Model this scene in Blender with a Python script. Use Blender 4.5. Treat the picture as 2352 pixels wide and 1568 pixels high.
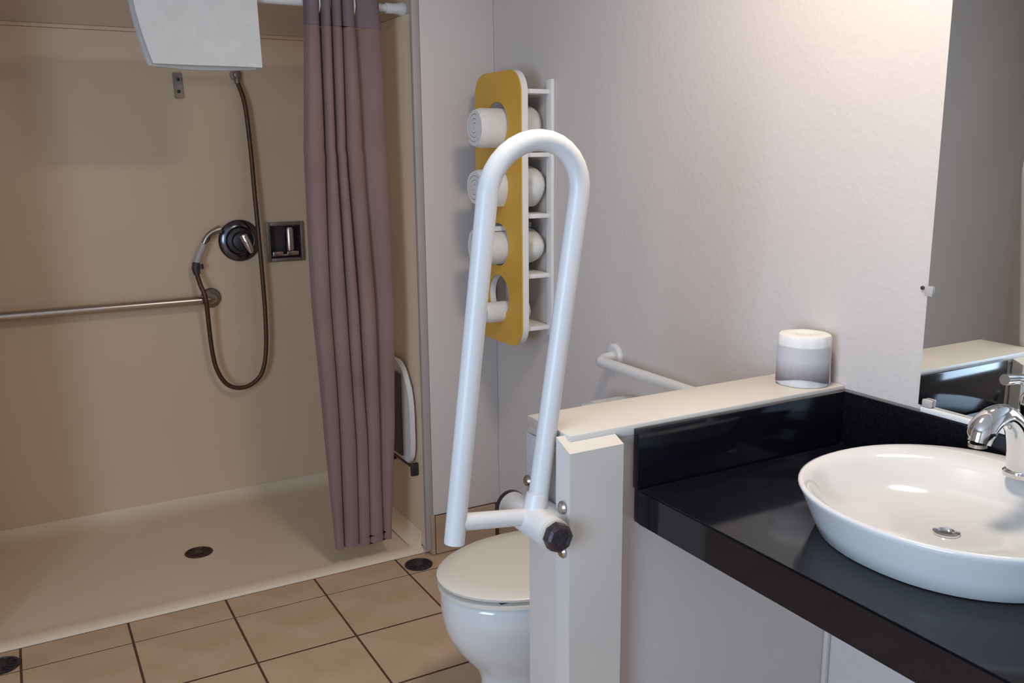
import bpy, bmesh, math, random
from mathutils import Vector, Matrix
random.seed(7)
for o in list(bpy.data.objects): bpy.data.objects.remove(o)
C = bpy.context.scene.collection
S = bpy.context.scene
PI = math.pi

# ------------------------------------------------------------------ camera
cam_d = bpy.data.cameras.new('camera'); cam = bpy.data.objects.new('camera', cam_d); C.objects.link(cam)
yaw, pit, rol = math.radians(28.9588), math.radians(11.7474), math.radians(-0.5176)
fwd = Vector((math.sin(yaw)*math.cos(pit), math.cos(yaw)*math.cos(pit), -math.sin(pit)))
rgt0 = Vector((math.cos(yaw), -math.sin(yaw), 0)); up0 = rgt0.cross(fwd)
rgt = math.cos(rol)*rgt0 + math.sin(rol)*up0; upv = -math.sin(rol)*rgt0 + math.cos(rol)*up0
M = Matrix((rgt, upv, -fwd)).transposed().to_4x4(); M.translation = (0, 0, 1.5)
cam.matrix_world = M
cam_d.sensor_width = 36; cam_d.lens = 2068.83/2352*36; cam_d.clip_start = 0.02
S.camera = cam

# ------------------------------------------------------------------ light
w = bpy.data.worlds.new('world'); S.world = w; w.use_nodes = True
w.node_tree.nodes['Background'].inputs[0].default_value = (0.75, 0.87, 1, 1)
w.node_tree.nodes['Background'].inputs[1].default_value = 0.3

def area(name, loc, target, sx, sy, power, col, shape='RECTANGLE'):
    l = bpy.data.lights.new(name, 'AREA'); l.shape = shape; l.size = sx; l.size_y = sy
    l.energy = power; l.color = col
    o = bpy.data.objects.new(name, l); C.objects.link(o); o.location = loc
    o.rotation_euler = (Vector(target)-Vector(loc)).to_track_quat('-Z', 'Y').to_euler()
    return o
# daylight entering through the window in the left wall
area('window_left_offscreen', (-1.59, -.05, 1.35), (3, -.05, 1.35), 1.2, 1.3, 80, (0.55, 0.74, 1.0))
# ceiling lamp over the vanity (the lamp body is built with the room)
area('ceiling_lamp_offscreen', (1.03, 1.2, 2.395), (1.03, 1.2, 0), 0.32, 0.32, 18.5, (1.0, 0.86, 0.71), 'DISK')

S.view_settings.view_transform = 'Standard'; S.view_settings.look = 'None'
S.view_settings.gamma = 1; S.view_settings.use_curve_mapping = False
S.view_settings.exposure = -0.1

# ------------------------------------------------------------------ materials
def srgb(r, g, b):
    f = lambda c: (c/12.92 if c <= .04045 else ((c+.055)/1.055)**2.4)
    return (f(r/255), f(g/255), f(b/255), 1)
def mat(name, col, rough=.5, metal=0, col2=None, nscale=8, bump=0, bscale=60, coat=0, trans=0, detail=3, stretch=None, spec=.5, sheen=0):
    m = bpy.data.materials.new(name); m.use_nodes = True; nt = m.node_tree; b = nt.nodes['Principled BSDF']
    b.inputs['Base Color'].default_value = col; b.inputs['Roughness'].default_value = rough
    b.inputs['Metallic'].default_value = metal; b.inputs['Coat Weight'].default_value = coat
    b.inputs['Coat Roughness'].default_value = .08
    b.inputs['Transmission Weight'].default_value = trans; b.inputs['Specular IOR Level'].default_value = spec
    b.inputs['Sheen Weight'].default_value = sheen
    tc = nt.nodes.new('ShaderNodeTexCoord'); mp = nt.nodes.new('ShaderNodeMapping')
    nt.links.new(tc.outputs['Object'], mp.inputs[0])
    if stretch: mp.inputs['Scale'].default_value = stretch
    n = nt.nodes.new('ShaderNodeTexNoise'); n.inputs['Scale'].default_value = nscale; n.inputs['Detail'].default_value = detail
    nt.links.new(mp.outputs[0], n.inputs['Vector'])
    r = nt.nodes.new('ShaderNodeValToRGB'); c2 = col2 or tuple(c*.93 for c in col[:3])+(1,)
    r.color_ramp.elements[0].color = c2; r.color_ramp.elements[1].color = col
    r.color_ramp.elements[0].position = .3; r.color_ramp.elements[1].position = .7
    nt.links.new(n.outputs[0], r.inputs[0]); nt.links.new(r.outputs[0], b.inputs['Base Color'])
    if bump:
        n2 = nt.nodes.new('ShaderNodeTexNoise'); n2.inputs['Scale'].default_value = bscale; n2.inputs['Detail'].default_value = 2
        nt.links.new(mp.outputs[0], n2.inputs['Vector'])
        bp = nt.nodes.new('ShaderNodeBump'); bp.inputs['Strength'].default_value = bump; bp.inputs['Distance'].default_value = .004
        nt.links.new(n2.outputs[0], bp.inputs['Height']); nt.links.new(bp.outputs[0], b.inputs['Normal'])
    return m
MT = dict(
    wall=mat('painted_plaster', (.60, .54, .50, 1), .62, bump=.2, bscale=75, nscale=2.2, col2=(.575, .515, .48, 1)),
    backwall=mat('back_wall_paint', (.60, .54, .50, 1), .6, bump=.08, bscale=75, nscale=2.2, col2=(.575, .515, .48, 1)),
    leftwall=mat('beige_wall_paint', (.60, .54, .50, 1), .6, nscale=3),
    smoothwall=mat('painted_board', (.60, .54, .50, 1), .5, nscale=3),
    ceil=mat('ceiling_paint', (.74, .72, .69, 1), .8, bump=.2, bscale=90),
    cap=mat('cream_gloss_paint', (.62, .575, .52, 1), .35, nscale=4),
    post=mat('post_paint', (.62, .575, .52, 1), .4, nscale=3),
    grout=mat('dark_grout', srgb(88, 61, 45), .85, bump=.3, bscale=300),
    tile=mat('tan_tile', srgb(202, 172, 142), .42, col2=srgb(186, 154, 120), nscale=7, bump=.08, bscale=40, detail=5),
    basetile=mat('base_tile', srgb(172, 146, 122), .4, col2=srgb(158, 130, 108), nscale=7),
    acrylic=mat('beige_acrylic', srgb(216, 192, 164), .45, col2=srgb(211, 186, 158), nscale=1.5),
    upper=mat('upper_wall_paint', srgb(196, 172, 149), .6, nscale=3),
    flange=mat('flange_plastic', srgb(170, 158, 152), .5, nscale=3),
    pan=mat('pan_acrylic', srgb(226, 206, 180), .42, col2=srgb(219, 198, 172), nscale=2, bump=.05, bscale=200),
    curtain=mat('mauve_fabric', srgb(134, 109, 104), .8, col2=srgb(122, 98, 93), nscale=5, bump=.15, bscale=500, sheen=.15),
    curtain2=mat('mauve_header_fabric', srgb(120, 103, 106), .85, col2=srgb(112, 95, 98), nscale=5, bump=.15, bscale=500),
    white=mat('white_enamel', (.80, .80, .79, 1), .28, nscale=3, coat=.2),
    whitebar=mat('white_powder_coat', (.64, .63, .62, 1), .38, nscale=4),
    porcelain=mat('white_porcelain', (.70, .69, .67, 1), .12, nscale=2, coat=.5),
    toiletp=mat('toilet_porcelain', (.70, .69, .67, 1), .12, nscale=2, coat=.4),
    lid=mat('toilet_seat_plastic', (.68, .63, .55, 1), .3, nscale=2),
    bathtowel=mat('bath_terry', (.74, .72, .69, 1), .95, bump=.5, bscale=400, nscale=20, sheen=.2),
    towel=mat('white_terry', (.74, .72, .69, 1), .95, bump=.5, bscale=400, nscale=20, sheen=.2),
    paper=mat('white_paper', (.74, .72, .69, 1), .85, bump=.25, bscale=60, nscale=15),
    yellow=mat('mustard_laminate', srgb(214, 166, 62), .5, col2=srgb(205, 154, 54), nscale=5),
    rackwhite=mat('rack_white', (.76, .74, .70, 1), .5, nscale=4),
    granite=mat('black_granite', (.0085, .0082, .013, 1), .09, col2=(.002, .002, .0032, 1), nscale=320, detail=4, spec=.48),
    chrome=mat('chrome', (.80, .80, .80, 1), .07, metal=1, nscale=3),
    aged=mat('aged_steel', (.30, .25, .215, 1), .42, metal=.8, nscale=30, col2=(.24, .19, .16, 1)),
    steel=mat('brushed_steel', (.50, .44, .39, 1), .26, metal=1, nscale=3),
    darkchrome=mat('dark_chrome', (.13, .13, .145, 1), .2, metal=1, nscale=3),
    bronze=mat('braided_hose_metal', srgb(98, 76, 62), .45, metal=.6, col2=srgb(80, 60, 48), nscale=300),
    black=mat('black_rubber', (.018, .017, .02, 1), .42, nscale=30, col2=(.03, .022, .025, 1)),
    darkcap=mat('worn_dark_cap', (.075, .06, .065, 1), .35, metal=.6, nscale=120, col2=(.035, .03, .036, 1)),
    dgrey=mat('dark_grey_plastic', srgb(62, 52, 54), .5, nscale=10),
    rust=mat('brown_bronze', srgb(92, 66, 54), .5, metal=.5, nscale=60, col2=srgb(60, 42, 36)),
    clear=mat('clear_plastic', (.62, .57, .55, 1), .25, trans=.3, nscale=4),
    mirror=mat('mirror_silver', (.80, .82, .80, 1), .015, metal=1, nscale=1, col2=(.80, .82, .80, 1)),
    caulk=mat('grey_caulk', srgb(130, 124, 116), .7, nscale=40),
)
# printed wrapper of the paper roll: flat grey print with a darker band of ink
def print_mat():
    m = mat('grey_print', srgb(196, 192, 192), .7, nscale=30); nt = m.node_tree; b = nt.nodes['Principled BSDF']
    tc = nt.nodes.new('ShaderNodeTexCoord'); sp = nt.nodes.new('ShaderNodeSeparateXYZ'); nt.links.new(tc.outputs['Generated'], sp.inputs[0])
    n = nt.nodes.new('ShaderNodeTexNoise'); n.inputs['Scale'].default_value = 6; nt.links.new(tc.outputs['Generated'], n.inputs[0])
    mx = nt.nodes.new('ShaderNodeMath'); mx.operation = 'MULTIPLY_ADD'; mx.inputs[1].default_value = .16
    nt.links.new(n.outputs[0], mx.inputs[0]); nt.links.new(sp.outputs[2], mx.inputs[2])
    r = nt.nodes.new('ShaderNodeValToRGB'); e = r.color_ramp.elements
    e[0].position = .2; e[0].color = srgb(112, 102, 106); e[1].position = .72; e[1].color = srgb(190, 186, 187)
    nt.links.new(mx.outputs[0], r.inputs[0]); nt.links.new(r.outputs[0], b.inputs['Base Color'])
    return m
MT['print'] = print_mat()

# ------------------------------------------------------------------ geometry helpers
def mesh_obj(name, me, m, parent=None, smooth=35):
    o = bpy.data.objects.new(name, me); C.objects.link(o)
    if m: me.materials.append(MT[m] if isinstance(m, str) else m)
    if smooth:
        me.polygons.foreach_set('use_smooth', [True]*len(me.polygons))
        me.set_sharp_from_angle(angle=math.radians(smooth))
    if parent: o.parent = parent; o.matrix_parent_inverse = parent.matrix_world.inverted() if False else Matrix.Translation(-parent.location)
    return o
class MB:
    def __init__(s): s.bm = bmesh.new()
    def box(s, x0, x1, y0, y1, z0, z1, bev=0, seg=2):
        b = bmesh.new(); bmesh.ops.create_cube(b, size=1)
        for v in b.verts: v.co = Vector((x0+(v.co.x+.5)*(x1-x0), y0+(v.co.y+.5)*(y1-y0), z0+(v.co.z+.5)*(z1-z0)))
        if bev: bmesh.ops.bevel(b, geom=list(b.edges), offset=bev, segments=seg, affect='EDGES', profile=.5)
        return s.merge(b)
    def merge(s, b):
        me = bpy.data.meshes.new('t'); b.to_mesh(me); b.free(); s.bm.from_mesh(me); bpy.data.meshes.remove(me); return s
    def rings(s, rings, closed=True, cap0=True, cap1=True):
        vs = [[s.bm.verts.new(p) for p in r] for r in rings]; n = len(rings[0])
        for a, b in zip(vs, vs[1:]):
            for i in range(n if closed else n-1):
                j = (i+1) % n; s.bm.faces.new((a[i], a[j], b[j], b[i]))
        if cap0 and closed: s.bm.faces.new(list(reversed(vs[0])))
        if cap1 and closed: s.bm.faces.new(vs[-1])
        return s
    def tube(s, pts, r, seg=14, caps=True):
        pts = [Vector(p) for p in pts]; n = len(pts); rr = r if isinstance(r, (list, tuple)) else [r]*n
        T = [(pts[min(i+1, n-1)]-pts[max(i-1, 0)]).normalized() for i in range(n)]
        ref = Vector((0, 0, 1)) if abs(T[0].z) < .9 else Vector((1, 0, 0))
        N = (ref - T[0]*ref.dot(T[0])).normalized(); rings = []
        for i in range(n):
            N = (N - T[i]*N.dot(T[i])).normalized(); B = T[i].cross(N)
            rings.append([pts[i]+rr[i]*(math.cos(2*PI*k/seg)*N+math.sin(2*PI*k/seg)*B) for k in range(seg)])
        return s.rings(rings, cap0=caps, cap1=caps)
    def lathe(s, prof, c, axis='z', seg=32, cap0=True, cap1=True):
        rings = []
        for r, h in prof:
            ring = []
            for k in range(seg):
                a = 2*PI*k/seg; u, v = r*math.cos(a), r*math.sin(a)
                p = {'z': (u, v, h), 'y': (u, h, v), 'x': (h, u, v)}[axis]
                ring.append(Vector(c)+Vector(p))
            rings.append(ring)
        return s.rings(rings, cap0=cap0, cap1=cap1)
    def prism(s, poly, axis, a0, a1, bev=0):
        b = bmesh.new()
        P = {'x': lambda u, v, h: (h, u, v), 'y': lambda u, v, h: (u, h, v), 'z': lambda u, v, h: (u, v, h)}[axis]
        A = [b.verts.new(P(u, v, a0)) for u, v in poly]; B = [b.verts.new(P(u, v, a1)) for u, v in poly]; n = len(poly)
        for i in range(n): b.faces.new((A[i], A[(i+1) % n], B[(i+1) % n], B[i]))
        b.faces.new(list(reversed(A))); b.faces.new(B)
        if bev: bmesh.ops.bevel(b, geom=list(b.edges), offset=bev, segments=2, affect='EDGES')
        return s.merge(b)
    def build(s, name, m, parent=None, smooth=35):
        bmesh.ops.recalc_face_normals(s.bm, faces=s.bm.faces)
        me = bpy.data.meshes.new(name); s.bm.to_mesh(me); s.bm.free()
        return mesh_obj(name, me, m, parent, smooth)
def smoothpath(pts, n=10):
    pts = [Vector(p) for p in pts]; P = [2*pts[0]-pts[1]]+pts+[2*pts[-1]-pts[-2]]; out = []
    for i in range(1, len(P)-2):
        for k in range(n):
            t = k/n; a, b, c, d = P[i-1:i+3]
            out.append(.5*((2*b)+(c-a)*t+(2*a-5*b+4*c-d)*t*t+(3*b-a-3*c+d)*t**3))
    return out+[pts[-1]]
def lerplist(vals, n):
    out = []
    for i in range(n):
        t = i/(n-1)*(len(vals)-1); k = min(int(t), len(vals)-2); out.append(vals[k]+(vals[k+1]-vals[k])*(t-k))
    return out
def rrect(w, h, r, n=6):
    pts = []
    for cx, cy, a0 in ((w/2-r, h/2-r, 0), (-w/2+r, h/2-r, 90), (-w/2+r, -h/2+r, 180), (w/2-r, -h/2+r, 270)):
        for k in range(n+1):
            a = math.radians(a0+90*k/n); pts.append((cx+r*math.cos(a), cy+r*math.sin(a)))
    return pts
def holed_plate(name, outer, holes, thick, xf, m, parent):
    """plate in the y-z plane (outer/holes are (y,z) loops) from x=xf to xf+thick"""
    cu = bpy.data.curves.new('c', 'CURVE'); cu.dimensions = '2D'; cu.fill_mode = 'BOTH'; cu.extrude = thick/2
    cu.bevel_depth = 0
    for loop in [outer]+holes:
        sp = cu.splines.new('POLY'); sp.points.add(len(loop)-1); sp.use_cyclic_u = True
        for p, (a, b) in zip(sp.points, loop): p.co = (a, b, 0, 1)
    tmp = bpy.data.objects.new('tmp', cu); C.objects.link(tmp)
    me = bpy.data.meshes.new_from_object(tmp.evaluated_get(bpy.context.evaluated_depsgraph_get()))
    bpy.data.objects.remove(tmp); bpy.data.curves.remove(cu)
    for v in me.vertices: a, b, h = v.co; v.co = (xf+thick/2+h, a, b)
    bm = bmesh.new(); bm.from_mesh(me); bmesh.ops.remove_doubles(bm, verts=bm.verts, dist=1e-5); bmesh.ops.recalc_face_normals(bm, faces=bm.faces)
    bm.to_mesh(me); bm.free(); me.materials.clear(); me.name = name
    return mesh_obj(name, me, m, parent, 30)
def tag(o, label, cat, group=None):
    o['label'] = label; o['category'] = cat
    if group: o['group'] = group
    return o
def thing(name, label, cat, loc, group=None):
    o = bpy.data.objects.new(name, None); o.empty_display_size = .05; C.objects.link(o); o.location = loc
    return tag(o, label, cat, group)
def struct(o, label=None):
    o['kind'] = 'structure'
    if label: o['label'] = label
    return o

XW = 1.578          # inner face of the right wall
YB = 2.965          # face of the wall beside the shower
PY0, PY1, PX = 1.335, 1.485, .858   # partition wall
ZC = 2.5
# ------------------------------------------------------------------ room shell
fl = struct(MB().box(-1.62, XW, -1.3, 3.0, -.06, -.0016).build('floor', 'grout'), 'tan square floor tiles with dark grout joints')
gx = [-.111+.3135*k for k in range(-6, 6)]; gy = [2.854-.313*k for k in range(0, 14)]
xs = [-1.62]+[x for x in gx if -1.59 < x < XW-.03]+[XW]
ys = sorted([-1.3]+[y for y in gy if -1.27 < y < 2.9]+[2.998])
for i in range(len(xs)-1):
    for j in range(len(ys)-1):
        g = .0036
        ya, yb = ys[j]+g+.0008, ys[j+1]-g-.0008
        if abs(ys[j]-2.854) < .01: ya -= .0018
        if abs(ys[j+1]-2.854) < .01: yb += .0018
        xa, xb = xs[i]+g, xs[i+1]-g
        if yb > YB-.012 and xa > 1.28: yb = YB-.012
        if yb-ya < .02 or xb-xa < .02: continue
        cx, cy = (xa+xb)/2, (ya+yb)/2
        t = MB().box(xa-cx, xb-cx, ya-cy, yb-cy, -.0014, 0, .0008, 1).build('tile', 'tile', None, 0)
        t.parent = fl; t.location = (cx, cy, random.uniform(-.0001, .0001))
struct(MB().box(XW, XW+.12, -1.3, 4.1, -.06, ZC).build('wall_right', 'wall'), 'pale textured plaster wall with the mirror on it')
struct(MB().box(1.291, XW, YB, 4.1, -.06, ZC, .004).build('wall_back', 'backwall'), 'narrow pale wall between shower and toilet corner')
struct(MB().box(-.36, 1.291, 4.0, 4.1, -.06, ZC).build('wall_shower_back', 'upper'))
struct(MB().box(-1.62, -.262, YB, 4.1, -.06, ZC).build('wall_left_return', 'leftwall'))
wl = MB()
wl.box(-1.74, -1.62, -1.42, -.67, -.06, ZC).box(-1.74, -1.62, .57, 4.1, -.06, ZC).box(-1.74, -1.62, -.67, .57, -.06, .68).box(-1.74, -1.62, -.67, .57, 2.02, ZC)
struct(wl.build('wall_left', 'leftwall'), 'wall with the window opening')
struct(MB().box(-1.62, XW+.12, -1.42, -1.3, -.06, ZC).build('wall_front', 'leftwall'))
struct(MB().box(-1.70, -1.66, -.67, .57, .68, .73).box(-1.70, -1.66, -.67, .57, 1.97, 2.02).box(-1.70, -1.66, -.67, -.62, .73, 1.97).box(-1.70, -1.66, .52, .57, .73, 1.97).build('window_1', 'white'))
struct(MB().box(-1.74, XW+.12, -1.42, 4.1, ZC, ZC+.1).build('ceiling', 'ceil'))
# tiled base along the wall beside the shower and the right wall behind the toilet
bb = struct(MB().box(1.291, XW, YB-.004, YB, 0, .158).build('baseboard_back', 'grout'), 'tan tile base at the foot of the wall')
for k, (a, b) in enumerate(((1.297, 1.553),)):
    t = MB().box(a, b, YB-.013, YB-.004, .004, .156, .002, 1).build('tile', 'basetile', bb)
t = MB().box(1.279, 1.2945, YB-.013, YB+.02, .002, .162, .003, 1).build('end_tile', 'basetile', bb)
br = struct(MB().box(XW-.004, XW, PY1, YB-.013, 0, .158).build('baseboard_right', 'grout'), 'tan tile base at the foot of the right wall')
y = YB-.015
while y > PY1+.05:
    y0 = max(y-.305, PY1+.003)
    MB().box(XW-.013, XW-.004, y0, y, .004, .156, .002, 1).build('tile', 'basetile', br); y = y0-.005
# partition
struct(MB().box(PX, XW, PY0, PY1, 0, .972).build('wall_partition', 'smoothwall'), 'half-height partition wall between toilet and vanity')
struct(MB().box(PX-.002, XW, PY0-.004, PY1+.004, .972, .994, .003).build('trim_1', 'cap'), 'cream painted cap on the half-height partition')
post = MB()
post.prism([(.838, 1.303), (.957, 1.303), (.957, PY0-.0045), (.8575, PY0-.0045), (.8575, 1.350), (.838, 1.350)], 'z', 0, .990)
pb = post.bm
for v in pb.verts:
    if v.co.z > .9: v.co.z -= (1.350-v.co.y)*.42
struct(post.build('trim_2', 'post', None, 0), 'painted corner board with a sloping top on the partition end')
struct(MB().box(XW-.014, XW, PY0-.014, PY0, 0, .79, .005).build('trim_3', 'smoothwall'), 'thin corner strip under the counter')
# ceiling lamp above the vanity, out of view
cl = thing('ceiling_lamp', 'round flush ceiling lamp over the vanity', 'lamp', (1.03, 1.2, ZC))
MB().lathe([(.17, 0), (.17, -.04), (.155, -.045)], (1.03, 1.2, ZC)).build('base', 'chrome', cl)
MB().lathe([(.15, -.045), (.15, -.07), (.135, -.085), (.09, -.094), (.02, -.097)], (1.03, 1.2, ZC)).build('diffuser', 'white', cl)

# ------------------------------------------------------------------ shower
sh = thing('shower_stall', 'beige acrylic roll-in shower stall with low threshold', 'shower', (.5, 3.0, 0))
prof = [(3.0, -.05), (3.0, .001), (3.008, .008), (3.03, .0135), (3.048, .0135), (3.07, .010), (3.10, .0085), (3.5, .004), (3.82, .008), (3.868, .013), (3.897, .026), (3.915, .055), (3.93, .055), (3.93, -.05)]
MB().prism(prof, 'x', -.262, 1.290).build('pan', 'pan', sh, 50)
NX0, NX1, NZ0, NZ1 = .975, 1.112, 1.064, 1.208
bp = MB()
for a, b, c, d in ((-.262, NX0, .0555, 1.976), (NX1, 1.290, .0555, 1.976), (NX0, NX1, .0555, NZ0), (NX0, NX1, NZ1, 1.976)):
    bp.box(a, b, 3.915, 3.975, c, d)
bp.build('back_panel', 'acrylic', sh, 0)
MB().box(-.262, 1.290, 3.909, 3.93, 1.977, 1.992, .004).build('panel_lip', 'acrylic', sh)
MB().box(-.262, 1.290, 3.916, 3.99, 1.993, ZC-.002).build('upper_panel', 'upper', sh)
MB().box(1.268, 1.290, 2.985, 3.914, .019, 1.976, .006).build('side_panel', 'acrylic', sh)
MB().box(1.276, 1.290, 2.985, 3.914, 1.978, ZC-.002).build('side_upper_panel', 'upper', sh)
MB().box(-.260, -.240, 3.0, 3.914, .019, 1.976, .006).build('side_panel', 'acrylic', sh)
MB().box(1.262, 1.2905, 2.962, 2.9845, .019, ZC-.002, .004).build('front_flange', 'flange', sh)
# cove strip between pan and side panel
cv = [(1.268, .02)]
MB().prism([(1.2675, .012), (1.2675, .075), (1.262, .05), (1.25, .028), (1.228, .0125)], 'y', 3.03, 3.9).build('cove', 'pan', sh, 60)
# drains
def drain(name, label, x, y, z, r, rim, grate):
    t = thing(name, label, 'drain', (x, y, z))
    MB().lathe([(r, 0), (r, .003), (r*.86, .0045), (r*.84, .001)], (x, y, z), cap1=True).build('rim', rim, t)
    g = MB()
    g.lathe([(r*.3, .001), (r*.3, .0045), (r*.1, .0045)], (x, y, z), seg=16)
    for k in range(12):
        a = 2*PI*k/12; d = Vector((math.cos(a), math.sin(a), 0)); n = Vector((-d.y, d.x, 0))*r*.045
        p0 = Vector((x, y, z+.001))+d*r*.28; p1 = Vector((x, y, z+.001))+d*r*.86
        g.rings([[p0-n, p0+n, p0+n+Vector((0, 0, .003)), p0-n+Vector((0, 0, .003))], [p1-n, p1+n, p1+n+Vector((0, 0, .003)), p1-n+Vector((0, 0, .003))]])
    g.build('grate', grate, t)
drain('shower_drain', 'round brown metal drain in the beige shower floor', .505, 3.425, .0045, .052, 'rust', 'rust')
drain('floor_drain', 'round black drain cover in the tiles beside the toilet', 1.203, 2.91, .0005, .052, 'black', 'black')
drain('floor_drain', 'round black drain cover in the cut tile row far from the toilet', -.163, 2.908, .0005, .052, 'black', 'black')
# stainless grab bar on the shower back wall
gb = thing('shower_grab_bar', 'brushed steel grab bar across the beige shower wall', 'grab bar', (.70, 3.913, .915))
MB().lathe([(.042, 0), (.042, -.006), (.036, -.012), (.02, -.013)], (.712, 3.9145, .917), 'y').build('flange', 'aged', gb)
MB().tube(smoothpath([(.712, 3.905, .917), (.712, 3.875, .917), (.70, 3.862, .917), (.672, 3.855, .917), (.4, 3.855, .917), (-.1, 3.855, .917), (-.15, 3.855, .917), (-.18, 3.862, .917), (-.19, 3.875, .917), (-.19, 3.905, .917)], 6), .0185, 16).build('bar', 'steel', gb, 60)
MB().lathe([(.042, 0), (.042, -.006), (.036, -.012), (.02, -.013)], (-.19, 3.9145, .917), 'y').build('flange', 'aged', gb)
# mixing valve
va = thing('shower_valve', 'round dark chrome shower valve with a lever handle', 'valve', (.848, 3.915, 1.151))
vc = (.848, 3.9145, 1.151)
MB().lathe([(.088, 0), (.088, -.004), (.08, -.012), (.062, -.016), (.058, -.014)], vc, 'y', 40).build('escutcheon', 'darkchrome', va)
MB().lathe([(.056, -.0145), (.054, -.024), (.040, -.028), (.036, -.05), (.028, -.054)], vc, 'y', 32).build('dome', 'black', va)
MB().tube([(.852, 3.858, 1.175), (.862, 3.848, 1.15), (.876, 3.846, 1.118), (.88, 3.848, 1.105)], [.018, .017, .013, .009], 12).build('lever', 'chrome', va, 60)
# recessed soap dish
sd = thing('soap_dish', 'recessed square metal soap dish beside the shower valve', 'soap dish', (1.044, 3.915, 1.136))
fr = MB(); x0, x1, z0, z1 = .962, 1.125, 1.050, 1.222
fr.box(x0, NX0+.002, 3.905, 3.9145, z0, z1, .002).box(NX1-.002, x1, 3.905, 3.9145, z0, z1, .002).box(NX0+.003, NX1-.003, 3.905, 3.9145, z0, NZ0+.002, .002).box(NX0+.003, NX1-.003, 3.905, 3.9145, NZ1-.002, z1, .002)
fr.build('frame', 'aged', sd)
rc = MB(); rc.box(NX0+.001, NX1-.001, 3.958, 3.966, NZ0+.001, NZ1-.001).box(NX0+.001, NX0+.004, 3.916, 3.957, NZ0+.001, NZ1-.001).box(NX1-.004, NX1-.001, 3.916, 3.957, NZ0+.001, NZ1-.001).box(NX0+.005, NX1-.005, 3.916, 3.957, NZ0+.001, NZ0+.004).box(NX0+.005, NX1-.005, 3.916, 3.957, NZ1-.004, NZ1-.001)
rc.build('recess', 'dgrey', sd)
tr = MB(); tr.box(.985, 1.032, 3.912, 3.95, 1.076, 1.094, .003).box(1.048, 1.10, 3.912, 3.95, 1.076, 1.094, .003).box(.985, 1.10, 3.93, 3.95, 1.070, 1.080, .002)
tr.build('tray', 'steel', sd)
MB().lathe([(.022, 0), (.023, .01), (.023, .09), (.02, .1)], (1.068, 3.937, 1.096), 'z', 24).build('cup', 'steel', sd)
# hand shower wall plate and hand shower with its hose
hp = thing('hand_shower_holder', 'small drilled metal mounting plate on the wall below the towel', 'bracket', (.649, 3.915, 1.775))
MB().prism([(.633, 1.73), (.668, 1.73), (.664, 1.83), (.630, 1.83)], 'y', 3.9055, 3.9145, .002).build('plate', 'aged', hp)
for z in (1.757, 1.803): MB().lathe([(.0065, 0), (.0065, -.003), (.004, -.004)], (.649, 3.9052, z), 'y', 12).build('screw', 'black', hp)
hs = thing('hand_shower', 'hand shower with a long brown metal hose looping over the wall', 'hand shower', (.885, 3.915, 1.82))
MB().lathe([(.024, 0), (.024, -.006), (.013, -.008), (.013, -.035), (.009, -.037)], (.878, 3.9145, 1.828), 'y', 20).lathe([(.012, -.022), (.012, -.008), (.010, .006)], (.878, 3.889, 1.815), 'z', 14).build('outlet_elbow', 'aged', hs)
hose = [(.878, 1.80), (.898, 1.71), (.908, 1.534), (.911, 1.355), (.915, 1.172), (.919, 1.023), (.921, .833), (.914, .679), (.891, .584), (.846, .538), (.79, .527), (.736, .554), (.70, .627), (.686, .724), (.680, .837), (.675, .93), (.661, .986), (.654, 1.03)]
hy = [3.888, 3.872, 3.865, 3.858, 3.852, 3.852, 3.852, 3.852, 3.852, 3.852, 3.85, 3.848, 3.845, 3.84, 3.83, 3.822, 3.84, 3.86]
MB().tube(smoothpath([(p[0], yy, p[1]) for p, yy in zip(hose, hy)], 8), .0095, 10).build('hose', 'bronze', hs, 60)
MB().tube([(.655, 3.86, 1.025), (.652, 3.862, 1.05), (.656, 3.863, 1.075)], [.013, .017, .015], 14).tube([(.674, 3.866, 1.046), (.672, 3.868, 1.066)], .012, 12).build('connector', 'dgrey', hs, 50)
MB().tube(smoothpath([(.657, 3.863, 1.07), (.668, 3.865, 1.10), (.692, 3.866, 1.15)], 5), [.0135]*5+[.0145]*6, 14).build('handle', 'clear', hs, 60)
MB().tube(smoothpath([(.692, 3.866, 1.15), (.708, 3.866, 1.178), (.735, 3.866, 1.198), (.762, 3.868, 1.206)], 5), lerplist([.011, .012, .013, .017], 16), 14).build('spray_neck', 'steel', hs, 60)
MB().tube([(.70, 3.905, 1.155), (.70, 3.868, 1.153), (.712, 3.858, 1.165), (.714, 3.86, 1.185)], .005, 8).build('hook', 'rust', hs, 60)
# folded shower seat on the side panel
st = thing('folding_shower_seat', 'folded-up white shower seat on the shower side wall behind the curtain', 'shower seat', (1.268, 3.25, .33))
def dshape(y0, y1, z0, z1, r, n=8):
    pts = [(y1, z0), (y1, z1)]
    for k in range(n+1):
        a = math.radians(90+90*k/n); pts.append((y0+r*.62+r*.62*math.cos(a), z1-r+r*math.sin(a)))
    for k in range(n+1):
        a = math.radians(180+90*k/n); pts.append((y0+.04+.04*math.cos(a), z0+.1+.1*math.sin(a)))
    return pts
MB().prism(dshape(3.030, 3.42, .345, .735, .20), 'x', 1.236, 1.256, .004).build('seat_board', 'whitebar', st, 40)
MB().box(1.226, 1.2355, 3.105, 3.40, .365, .69, .003).build('seat_pad', 'dgrey', st)
MB().tube([(1.246, 3.045, .335), (1.246, 3.42, .335)], .006, 10).build('hinge_rod', 'black', st, 60)
for yy in (3.040, 3.262, 3.41):
    MB().box(1.236, 1.2675, yy-.008, yy+.008, .30, .352, .006).build('hinge_bracket', 'black', st)
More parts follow.
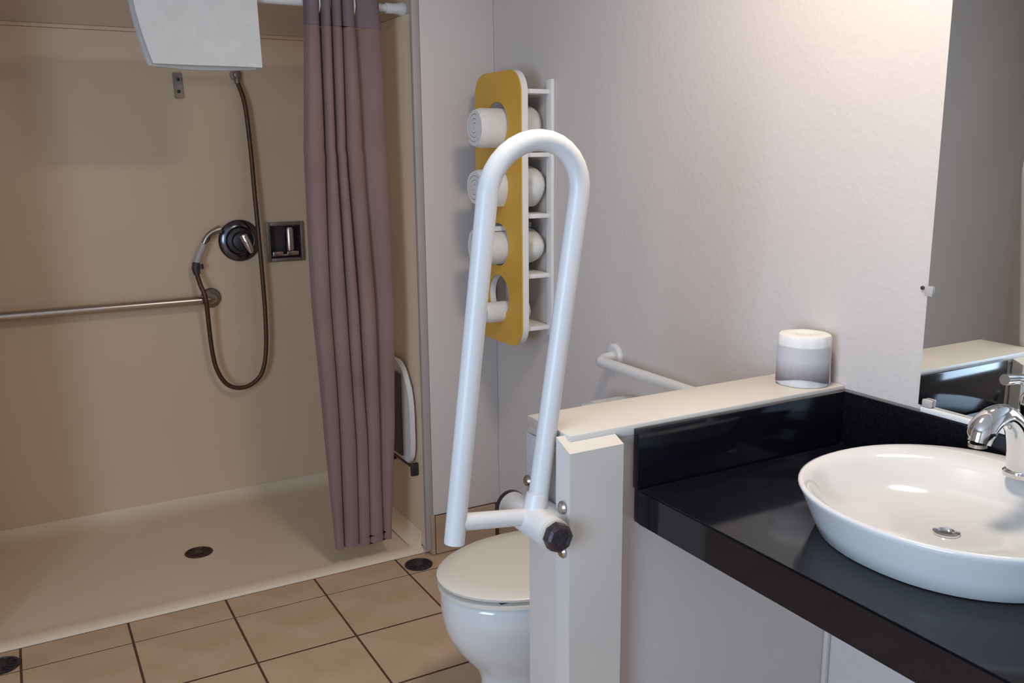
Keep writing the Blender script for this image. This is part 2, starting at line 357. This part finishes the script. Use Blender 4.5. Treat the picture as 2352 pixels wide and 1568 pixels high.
# curtain rod, curtain, rings
rd = thing('curtain_rod', 'white shower curtain rod across the shower opening', 'curtain rod', (1.26, 3.03, 1.99))
MB().tube([(-.236, 3.056, 1.994), (1.262, 3.056, 1.994)], .0135, 18).build('rod', 'whitebar', rd, 60)
MB().lathe([(.024, 0), (.024, -.006), (.0175, -.03), (.0175, -.07)], (1.2755, 3.056, 1.994), 'x', 20).build('end_flange', 'whitebar', rd)
MB().lathe([(.024, 0), (.024, .006), (.0175, .03), (.0175, .07)], (-.2395, 3.056, 1.994), 'x', 20).build('end_flange', 'whitebar', rd)
cu = thing('shower_curtain', 'mauve brown pleated shower curtain drawn to one side', 'curtain', (1.03, 3.03, .09))
lev = [(2.06, [.914, .960, .994, 1.030, 1.076, 1.165]), (1.92, [.913, .960, .994, 1.029, 1.077, 1.173]), (1.51, [.890, .958, .993, 1.027, 1.086, 1.175]), (.985, [.886, .949, 1.009, 1.051, 1.112, 1.182]), (.50, [.901, .954, 1.014, 1.063, 1.114, 1.170]), (.085, [.922, .952, 1.008, 1.051, 1.107, 1.141])]
def cnodes(z):
    for (za, a), (zb, b) in zip(lev, lev[1:]):
        if z >= zb-1e-6:
            t = min(1, max(0, (za-z)/(za-zb))); return [p+(q-p)*t for p, q in zip(a, b)]
    return lev[-1][1]
def crow(z):
    nd = cnodes(z); row = []; m = 14
    for i in range(5):
        for k in range(m + (1 if i == 4 else 0)):
            t = k/m; x = nd[i]+(nd[i+1]-nd[i])*t
            wdt = nd[i+1]-nd[i]
            ridge = math.sin(PI*t)**.6                              # rounded ridge with a tight valley at each node
            amp = (.040 + .05*wdt + (.008 if i % 2 else 0))*(.55+.45*min(1, max(0, (z-.05)/.7)))
            yy = 3.010 - amp*(ridge-.5) + .003*math.sin(7*z+i*1.7)
            if i == 4: yy = 3.014 + .012*(1-t)*(1 if t < .3 else .6) - .022*math.sin(PI*t)**.6*(.5+.5*t)
            xx = x - .10*wdt*math.sin(2*PI*t)*(1 if i < 4 else .3) + .0035*math.sin(3.1*z+i)
            row.append(Vector((xx, yy, z)))
    return row
def sheet(name, zs, m, parent, thick=.002):
    rows = [crow(z) for z in zs]; b = MB()
    n = len(rows[0])
    rings = []
    for r in rows:
        rings.append(r+[p+Vector((0, thick, 0)) for p in reversed(r)])
    b.rings(rings); return b.build(name, m, parent, 75)
# creases and the stepped hem: small real dents
zz = [1.915-.03*k for k in range(0, 61) if 1.915-.03*k > .1]
pan_o = sheet('panel', zz, 'curtain', cu)
sheet('hem', [zz[-1]-.001, .105, .088, .085], 'curtain', cu)
sheet('header_band', [2.05, 2.03, 2.0, 1.97, 1.95, 1.935, 1.92, 1.9165], 'curtain2', cu)
for v in pan_o.data.vertices:
    for zc in (1.515, 1.495): v.co.y += .006*math.exp(-((v.co.z-zc)/.02)**2)*(1 if zc > 1.5 else -1)
for x in (.93, .960, .994, 1.029, 1.078, 1.15):
    p = [(x, 3.040+.034*math.sin(a), 1.989+.034*math.cos(a)) for a in [2*PI*k/20 for k in range(21)]]
    MB().tube(p, .0042 if x == 1.078 else .0028, 8, False).build('ring', 'white', cu, 60)
# towel over the rod
tw = thing('hanging_towel', 'white folded bath towel hanging over the curtain rod', 'towel', (.58, 3.03, 1.99))
def towel_part(name, y0, zb, xl, xr, th, thing_, sag=0):
    b = MB(); rings = []; n = 12
    for k in range(n+1):
        t = k/n; z = 2.006+(zb-2.006)*t
        l = xl[0]+(xl[1]-xl[0])*(t**1.6); r = xr[0]+(xr[1]-xr[0])*t; ring = []
        N = 18
        for i in range(N+1):
            s = i/N; ring.append(Vector((l+(r-l)*s, y0-.004*math.sin(3*PI*s+1)*t-.003*t, z-sag*math.sin(PI*s)*t)))
        back = [p+Vector((0, th, 0)) for p in reversed(ring)]
        rings.append(ring+back)
    b.rings(rings); return b.build(name, 'bathtowel', thing_, 50)
towel_part('front_fold', 3.010, 1.778, (.388, .432), (.757, .762), .028, tw)
towel_part('back_fold', 3.072, 1.777, (.385, .428), (.757, .756), .026, tw, .008)
tp = MB(); rings = []
for k in range(13):
    a = PI*k/12
    rings.append([Vector((x, 3.0545-.044*math.cos(a)*(1 if True else 1), 2.006+.030*math.sin(a))) for x in (.388, .757)]+[Vector((x, 3.0545-.0165*math.cos(a), 2.006+.0025*math.sin(a))) for x in (.757, .388)])
tp.rings(rings).build('top_fold', 'bathtowel', tw, 50)

# ------------------------------------------------------------------ toilet
TY = 1.885
to = thing('toilet', 'white porcelain toilet with closed lid behind the partition', 'toilet', (1.15, TY, 0))
def egg(xf, xb, w, z, n=44, mid=.52, e=2.3):
    xm = xf+(xb-xf)*mid; pts = []
    for k in range(n):
        a = 2*PI*k/n; c, s = math.cos(a), math.sin(a)
        ex = 2.0 if c < 0 else e
        cc = math.copysign(abs(c)**(2/ex), c); ss = math.copysign(abs(s)**(2/ex), s)
        pts.append(Vector((xm+cc*((xm-xf) if c < 0 else (xb-xm)), TY+ss*w, z)))
    return pts
BR = [(0, .915, 1.44, .108), (.012, .912, 1.44, .112), (.05, .928, 1.44, .105), (.11, .942, 1.43, .098), (.165, .948, 1.42, .096), (.20, .935, 1.41, .112), (.235, .905, 1.40, .134), (.27, .879, 1.39, .150), (.32, .855, 1.37, .168), (.37, .846, 1.36, .179), (.41, .846, 1.36, .184), (.424, .849, 1.36, .183), (.428, .857, 1.35, .175)]
b = MB(); b.rings([egg(xf, xb, wd, z) for z, xf, xb, wd in BR]); b.build('bowl', 'toiletp', to, 60)
MB().box(1.27, 1.53, TY-.125, TY+.125, .36, .428, .02, 3).build('deck', 'toiletp', to)
b = MB(); b.rings([egg(.846, 1.32, .180, .430), egg(.840, 1.325, .187, .433), egg(.840, 1.325, .187, .443), egg(.846, 1.32, .180, .446)]); b.build('seat', 'lid', to, 60)
b = MB(); b.rings([egg(.866, 1.32, .166, .4535), egg(.840, 1.325, .188, .4545), egg(.838, 1.325, .189, .461), egg(.847, 1.32, .181, .467), egg(.90, 1.29, .14, .4695), egg(1.0, 1.2, .06, .4705)]); b.build('lid', 'lid', to, 60)
for s in (-1, 1):
    MB().box(.93, .95, TY+s*.13-.008, TY+s*.13+.008, .4455, .452, .001).build('bumper', 'dgrey', to)
    MB().tube([(1.325, TY+s*.075-.025, .446), (1.325, TY+s*.075+.025, .446)], .013, 12).build('hinge', 'lid', to, 60)
def rr_ring(x0, x1, y0, y1, r, z): return [Vector(((x0+x1)/2+a, (y0+y1)/2+c, z)) for a, c in rrect(x1-x0, y1-y0, r, 6)]
b = MB(); b.rings([rr_ring(1.395, 1.565, TY-.19, TY+.19, .04, .4285), rr_ring(1.382, 1.567, TY-.208, TY+.208, .045, .47), rr_ring(1.378, 1.568, TY-.214, TY+.214, .045, .757)]); b.build('tank', 'toiletp', to, 40)
b = MB(); b.rings([rr_ring(1.370, 1.570, TY-.222, TY+.222, .05, .7575), rr_ring(1.364, 1.573, TY-.228, TY+.228, .055, .762), rr_ring(1.364, 1.573, TY-.228, TY+.228, .055, .784), rr_ring(1.372, 1.570, TY-.222, TY+.222, .05, .794), rr_ring(1.40, 1.56, TY-.19, TY+.19, .03, .797)]); b.build('tank_lid', 'toiletp', to, 50)
MB().tube([(1.372, TY-.15, .70), (1.352, TY-.15, .70), (1.350, TY-.09, .695)], [.008, .008, .006], 10).build('flush_lever', 'chrome', to, 60)
# white grab bar on the right wall over the tank
gw = thing('wall_grab_bar', 'white grab bar on the right wall above the toilet tank', 'grab bar', (XW, 2.2, .89))
for yy in (2.2, 1.6):
    MB().lathe([(.04, 0), (.04, -.006), (.033, -.012), (.018, -.013)], (XW-.0005, yy, .892), 'x', 24).build('flange', 'whitebar', gw)
MB().tube(smoothpath([(XW-.008, 2.2, .892), (XW-.04, 2.2, .889), (XW-.056, 2.188, .886), (XW-.06, 2.16, .884), (XW-.06, 1.9, .884), (XW-.06, 1.64, .884), (XW-.056, 1.612, .886), (XW-.04, 1.6, .889), (XW-.008, 1.6, .892)], 6), .0165, 16).build('bar', 'whitebar', gw, 60)

# ------------------------------------------------------------------ fold-up rail on the partition end
fr_ = thing('fold_up_grab_rail', 'white U-shaped fold-up support rail standing upright on the partition end', 'grab rail', (.80, 1.37, .83))
RY = 1.372
MB().box(.8515, .8572, 1.352, 1.484, .76, .96, .002).build('mounting_plate', 'whitebar', fr_)
for xx, yy, z in ((.8378, 1.323, .862), (.8513, 1.474, .862), (.8378, 1.323, .775), (.8513, 1.464, .785)):
    MB().lathe([(.0125, 0), (.0125, -.004), (.009, -.008), (.003, -.009)], (xx, yy, z), 'x', 14).build('bolt', 'steel', fr_)
MB().box(.806, .8513, 1.316, 1.432, .802, .852, .008).build('hinge_block', 'whitebar', fr_)
MB().tube([(.80, 1.298, .827), (.80, 1.45, .827)], .030, 24).build('hinge_barrel', 'whitebar', fr_, 50)
MB().lathe([(.030, 0), (.030, -.006), (.027, -.007)], (.80, 1.2975, .827), 'y', 24).build('washer', 'cap', fr_)
MB().lathe([(.027, 0), (.027, -.016), (.022, -.020), (.017, -.0205), (.016, -.0175), (.003, -.0175)], (.80, 1.2902, .827), 'y', 8).build('end_cap', 'darkcap', fr_, 25)
MB().lathe([(.031, 0), (.031, .010), (.024, .012)], (.80, 1.4505, .827), 'y', 24).build('end_cap', 'black', fr_)
A0, A1 = Vector((.808, RY, .845)), Vector((.899, RY, 1.428)); B0, B1 = Vector((.637, RY, .818)), Vector((.714, RY, 1.436))
cen = (A1+B1)/2; u = (A1-B1)/2; dirv = (A1-A0).normalized(); path = [A0+(A1-A0)*k/6 for k in range(6)]
rad = u.length
for k in range(17):
    a = PI*k/16; path.append(cen+u*math.cos(a)+dirv*rad*math.sin(a))
path += [B1+(B0-B1)*k/6 for k in range(1, 7)]
MB().tube(path, .0188, 22).build('rail_tube', 'whitebar', fr_, 60)
MB().tube([(.650, RY, .855), (.80, RY, .835)], .016, 16).build('strut', 'whitebar', fr_, 60)
MB().tube([(.803, RY, .832), (.811, RY, .878)], [.026, .0205], 20).build('collar', 'whitebar', fr_, 60)

# ------------------------------------------------------------------ towel rack on the right wall
rk = thing('towel_rack', 'mustard yellow rack with round holes and white shelves on the wall', 'rack', (XW, 2.715, .9))
BX, BY0, BY1, BZ0, BZ1 = 1.452, 2.553, 2.875, .862, 1.765
cy = (BY0+BY1)/2; cz = (BZ0+BZ1)/2
outer = [(cy+a, cz+b2) for a, b2 in rrect(BY1-BY0, BZ1-BZ0, .075, 8)]
HC = [1.597, 1.400, 1.199, 1.022]; HR = .073
holes = [[(cy+HR*math.cos(2*PI*k/36), z+HR*math.sin(2*PI*k/36)) for k in range(36)] for z in HC]
holed_plate('front_board', outer, holes, .004, BX, 'yellow', rk)
holed_plate('board_core', outer, holes, .022, BX+.0041, 'rackwhite', rk)
SX0 = BX+.0263
for z in (1.696, 1.497, 1.300, 1.102, .925):
    MB().box(SX0, XW-.0122, BY0+.012, BY1-.012, z-.007, z+.007, .001).build('shelf', 'rackwhite', rk)
MB().box(XW-.012, XW-.0005, BY0, BY0+.035, .895, 1.735, .002).build('back_rail', 'rackwhite', rk)
MB().box(XW-.012, XW-.0005, BY1-.035, BY1, .895, 1.735, .002).build('back_rail', 'rackwhite', rk)
def rolled(label, x0, x1, y, z, r, turns, loose=0, tilt=0):
    t = thing('rolled_towel', label, 'towel', (x0, y, z-r), 'rolled towels in the yellow rack')
    b = MB(); N = int(turns*22); th = r/turns*.94
    inn, out = [], []
    for k in range(N+1):
        a = 2*PI*turns*k/N - PI/2 - .5; rr = r*(k/N)*(1-.06)+.004; w2 = 1+.03*math.sin(3*a+z*9)
        rr *= w2
        out.append((rr*math.cos(a), rr*math.sin(a))); ri = max(rr-th*.86, .0015)
        inn.append((ri*math.cos(a), ri*math.sin(a)))
    rings = []; XB = BX+.027
    for q in range(13):
        s = q/12; x = x0+(x1-x0)*s
        sc = .9 if q == 0 else (1.0 if q < 12 else .93)
        k = min(1, max(0, (x-XB)/.03)) if q < 12 else .9
        sy, sz = sc*(1+loose*5*k), sc*(1+loose*.7*k); dy = -loose*.09*k; dz = r*loose*.5*k
        rings.append([Vector((x, y+p[0]*sy+dy, z+p[1]*sz*.98+dz)) for p in out]+[Vector((x, y+p[0]*sy+dy, z+p[1]*sz*.98+dz)) for p in reversed(inn)])
    b.rings(rings); b.build('terry_roll', 'towel', t, 60)
    return t
rolled('tightly rolled white towel in the topmost hole of the yellow rack', 1.366, 1.562, cy, 1.588, .0715, 4.2, .13)
rolled('rolled white towel in the second hole from the top of the rack', 1.362, 1.562, cy-.004, 1.390, .0715, 4.0, .16)
rolled('rolled white towel in the third hole from the top, bulging over its shelf', 1.362, 1.562, cy-.006, 1.192, .0715, 3.6, .19)
rolled('thin rolled white washcloth in the lowest hole of the rack', 1.385, 1.545, cy-.012, .971, .037, 3.0, .05)

# ------------------------------------------------------------------ vanity
vn = thing('vanity_counter', 'polished black granite counter with raised splash on two sides', 'counter', (1.28, .6, .797))
CY0 = -.35
b = MB().prism([(1.0, .797), (1.032, .797), (1.032, .838), (XW-.001, .838), (XW-.001, .868), (1.0, .868)], 'y', CY0, PY0-.0205, .003)
b.build('worktop', 'granite', vn)
MB().box(1.0, XW-.0205, PY0-.020, PY0-.0045, .867, .986, .0015).build('side_splash', 'granite', vn)
MB().box(1.004, XW-.0205, PY0-.020, PY0-.0045, .797, .8665, .0015).build('side_apron', 'granite', vn)
MB().box(XW-.020, XW-.0005, CY0, PY0-.0045, .8685, .986, .0015).build('back_splash', 'granite', vn)
# vessel sink
sk = thing('vessel_sink', 'white oval vessel sink with flared sides on the black counter', 'sink', (1.311, .862, .868))
def oval(cx, cy_, a, b_, z, n=64, e=2.15):
    r = []
    for k in range(n):
        t = 2*PI*k/n; c, s = math.cos(t), math.sin(t)
        r.append(Vector((cx+a*math.copysign(abs(c)**(2/e), c), cy_+b_*math.copysign(abs(s)**(2/e), s), z)))
    return r
SR = []
for d, z in ((.040, .8685), (.035, .871), (.022, .90), (.004, .942), (0, .949), (.001, .9525), (.006, .954)): SR.append((1.311, .862, .245-d, .249-d, z))
for cx, a, b_, z in ((1.300, .226, .236, .953), (1.285, .203, .222, .949), (1.279, .190, .209, .938), (1.278, .168, .187, .914), (1.28, .128, .145, .896), (1.285, .06, .07, .888), (1.285, .022, .022, .887)): SR.append((cx, .862, a, b_, z))
b = MB(); b.rings([oval(*r) for r in SR]); b.build('basin', 'porcelain', sk, 70)
MB().lathe([(.021, 0), (.021, .003), (.014, .004), (.012, .001)], (1.285, .862, .8875), 'z', 20).build('drain', 'chrome', sk)
# faucet
FX, FY, FZ = 1.488, .860, .953
fa = thing('faucet', 'chrome single-lever faucet with a thick curved spout on the sink', 'faucet', (FX, FY, FZ))
MB().rings([oval(FX-.008, FY, .036, .030, FZ, 28, 2.5), oval(FX-.008, FY, .036, .030, FZ+.007, 28, 2.5), oval(FX-.008, FY, .033, .027, FZ+.010, 28, 2.5)]).build('base_plate', 'chrome', fa)
MB().lathe([(.026, .009), (.024, .05), (.024, .10), (.027, .118), (.026, .135), (.018, .147), (.006, .151)], (FX+.008, FY, FZ), 'z', 28).build('body', 'chrome', fa, 60)
sp = smoothpath([(FX-.012, FY, FZ+.008), (FX-.026, FY, FZ+.05), (FX-.047, FY, FZ+.092), (FX-.082, FY, FZ+.117), (FX-.116, FY, FZ+.114), (FX-.138, FY, FZ+.099), (FX-.146, FY, FZ+.080)], 6)
MB().tube(sp, lerplist([.027, .022, .0185, .018, .021, .0225, .0195], len(sp)), 20).build('spout', 'chrome', fa, 60)
MB().lathe([(.0145, 0), (.0145, .006), (.010, .006)], (FX-.1465, FY, FZ+.0735), 'z', 18).build('aerator', 'steel', fa)
lv = smoothpath([(FX+.008, FY, FZ+.148), (FX-.015, FY+.002, FZ+.165), (FX-.05, FY+.004, FZ+.173), (FX-.082, FY+.006, FZ+.176)], 5)
MB().tube(lv, lerplist([.014, .011, .0085, .0095], len(lv)), 14).build('lever', 'chrome', fa, 60)
# mirror
mi = thing('wall_mirror', 'large frameless wall mirror above the black splash', 'mirror', (XW, .4, 1.0))
MB().box(XW-.0065, XW-.0005, -.5, 1.142, .997, 2.05).build('glass', 'mirror', mi, 0)
MB().box(XW-.0185, XW-.0005, -.5, 1.128, .9865, .9965, .001).build('bottom_channel', 'white', mi)
for z in (1.228,):
    MB().box(XW-.010, XW-.0068, 1.130, 1.147, z-.010, z+.010, .001).build('clip', 'clear', mi)
    MB().lathe([(.004, 0), (.004, -.003), (.001, -.004)], (XW-.0002, 1.158, z+.004), 'x', 10).build('screw', 'dgrey', mi)
MB().box(XW-.0165, XW-.0068, 1.108, 1.128, .997, 1.013, .003).build('clip', 'clear', mi)
# wrapped toilet paper roll on the partition cap
TPX, TPY, TPZ = 1.514, 1.396, .9945
tr_ = thing('toilet_paper_roll', 'paper-wrapped toilet roll with grey print on the partition cap', 'toilet roll', (TPX, TPY, TPZ))
def crinkle(r, z, ph, amp): return [Vector((TPX+r*(1+amp*math.sin(7*a+ph)+amp*.7*math.sin(13*a-ph*2))*math.cos(a), TPY+r*(1+amp*math.sin(7*a+ph)+amp*.7*math.sin(13*a-ph*2))*math.sin(a), z)) for a in [2*PI*k/60 for k in range(60)]]
b = MB(); b.rings([crinkle(.056, TPZ, 0, .014), crinkle(.0585, TPZ+.004, .2, .014), crinkle(.0575, TPZ+.03, .7, .010), crinkle(.0575, TPZ+.085, 1.3, .010), crinkle(.0575, TPZ+.104, 1.7, .014), crinkle(.0545, TPZ+.1105, 2.0, .016), crinkle(.042, TPZ+.113, 2.4, .03), crinkle(.026, TPZ+.1125, 2.8, .04), crinkle(.019, TPZ+.108, 3.2, .03), crinkle(.016, TPZ+.09, 3.2, .01)])
b.build('wrapped_paper', 'paper', tr_, 50)
b = MB(); rings = []
for z in lerplist([.016, .088], 7):
    rings.append([Vector((TPX+.0605*math.cos(a), TPY+.0605*math.sin(a), TPZ+z+(.007*math.cos((a-math.radians(222))*2.2) if z < .02 else 0)-(.004 if z < .02 else 0))) for a in [math.radians(150+140*k/28) for k in range(29)]])
ring2 = [r+[Vector((TPX+(p.x-TPX)*.985, TPY+(p.y-TPY)*.985, p.z)) for p in reversed(r)] for r in rings]
b.rings(ring2); b.build('printed_label', 'print', tr_, 50)

# ------------------------------------------------------------------ sub-parts: pieces that belong to a part of their thing
SUB = {'faucet': {'aerator': 'spout', 'lever': 'body'}, 'toilet': {'bumper': 'lid', 'hinge': 'seat', 'flush_lever': 'tank', 'tank_lid': 'tank'},
       'folding_shower_seat': {'seat_pad': 'seat_board', 'hinge_bracket': 'hinge_rod'}, 'fold_up_grab_rail': {'bolt': 'mounting_plate', 'end_cap': 'hinge_barrel', 'washer': 'hinge_barrel', 'collar': 'rail_tube', 'strut': 'rail_tube'},
       'toilet_paper_roll': {'printed_label': 'wrapped_paper'}, 'hand_shower_holder': {'screw': 'plate'}, 'shower_stall': {'panel_lip': 'back_panel', 'cove': 'pan'},
       'shower_curtain': {'ring': 'header_band', 'hem': 'panel'}, 'shower_valve': {'lever': 'dome'}, 'hand_shower': {'hook': 'spray_neck', 'connector': 'hose'}, 'soap_dish': {'cup': 'tray'}, 'wall_mirror': {'screw': 'clip'}}
for tn, mp in SUB.items():
    root = bpy.data.objects[tn]; kids = list(root.children); base = lambda o: o.name.split('.')[0]
    for o in kids:
        if base(o) in mp:
            p = next(k for k in kids if base(k) == mp[base(o)])
            o.parent = p; o.matrix_parent_inverse = Matrix.Identity(4)
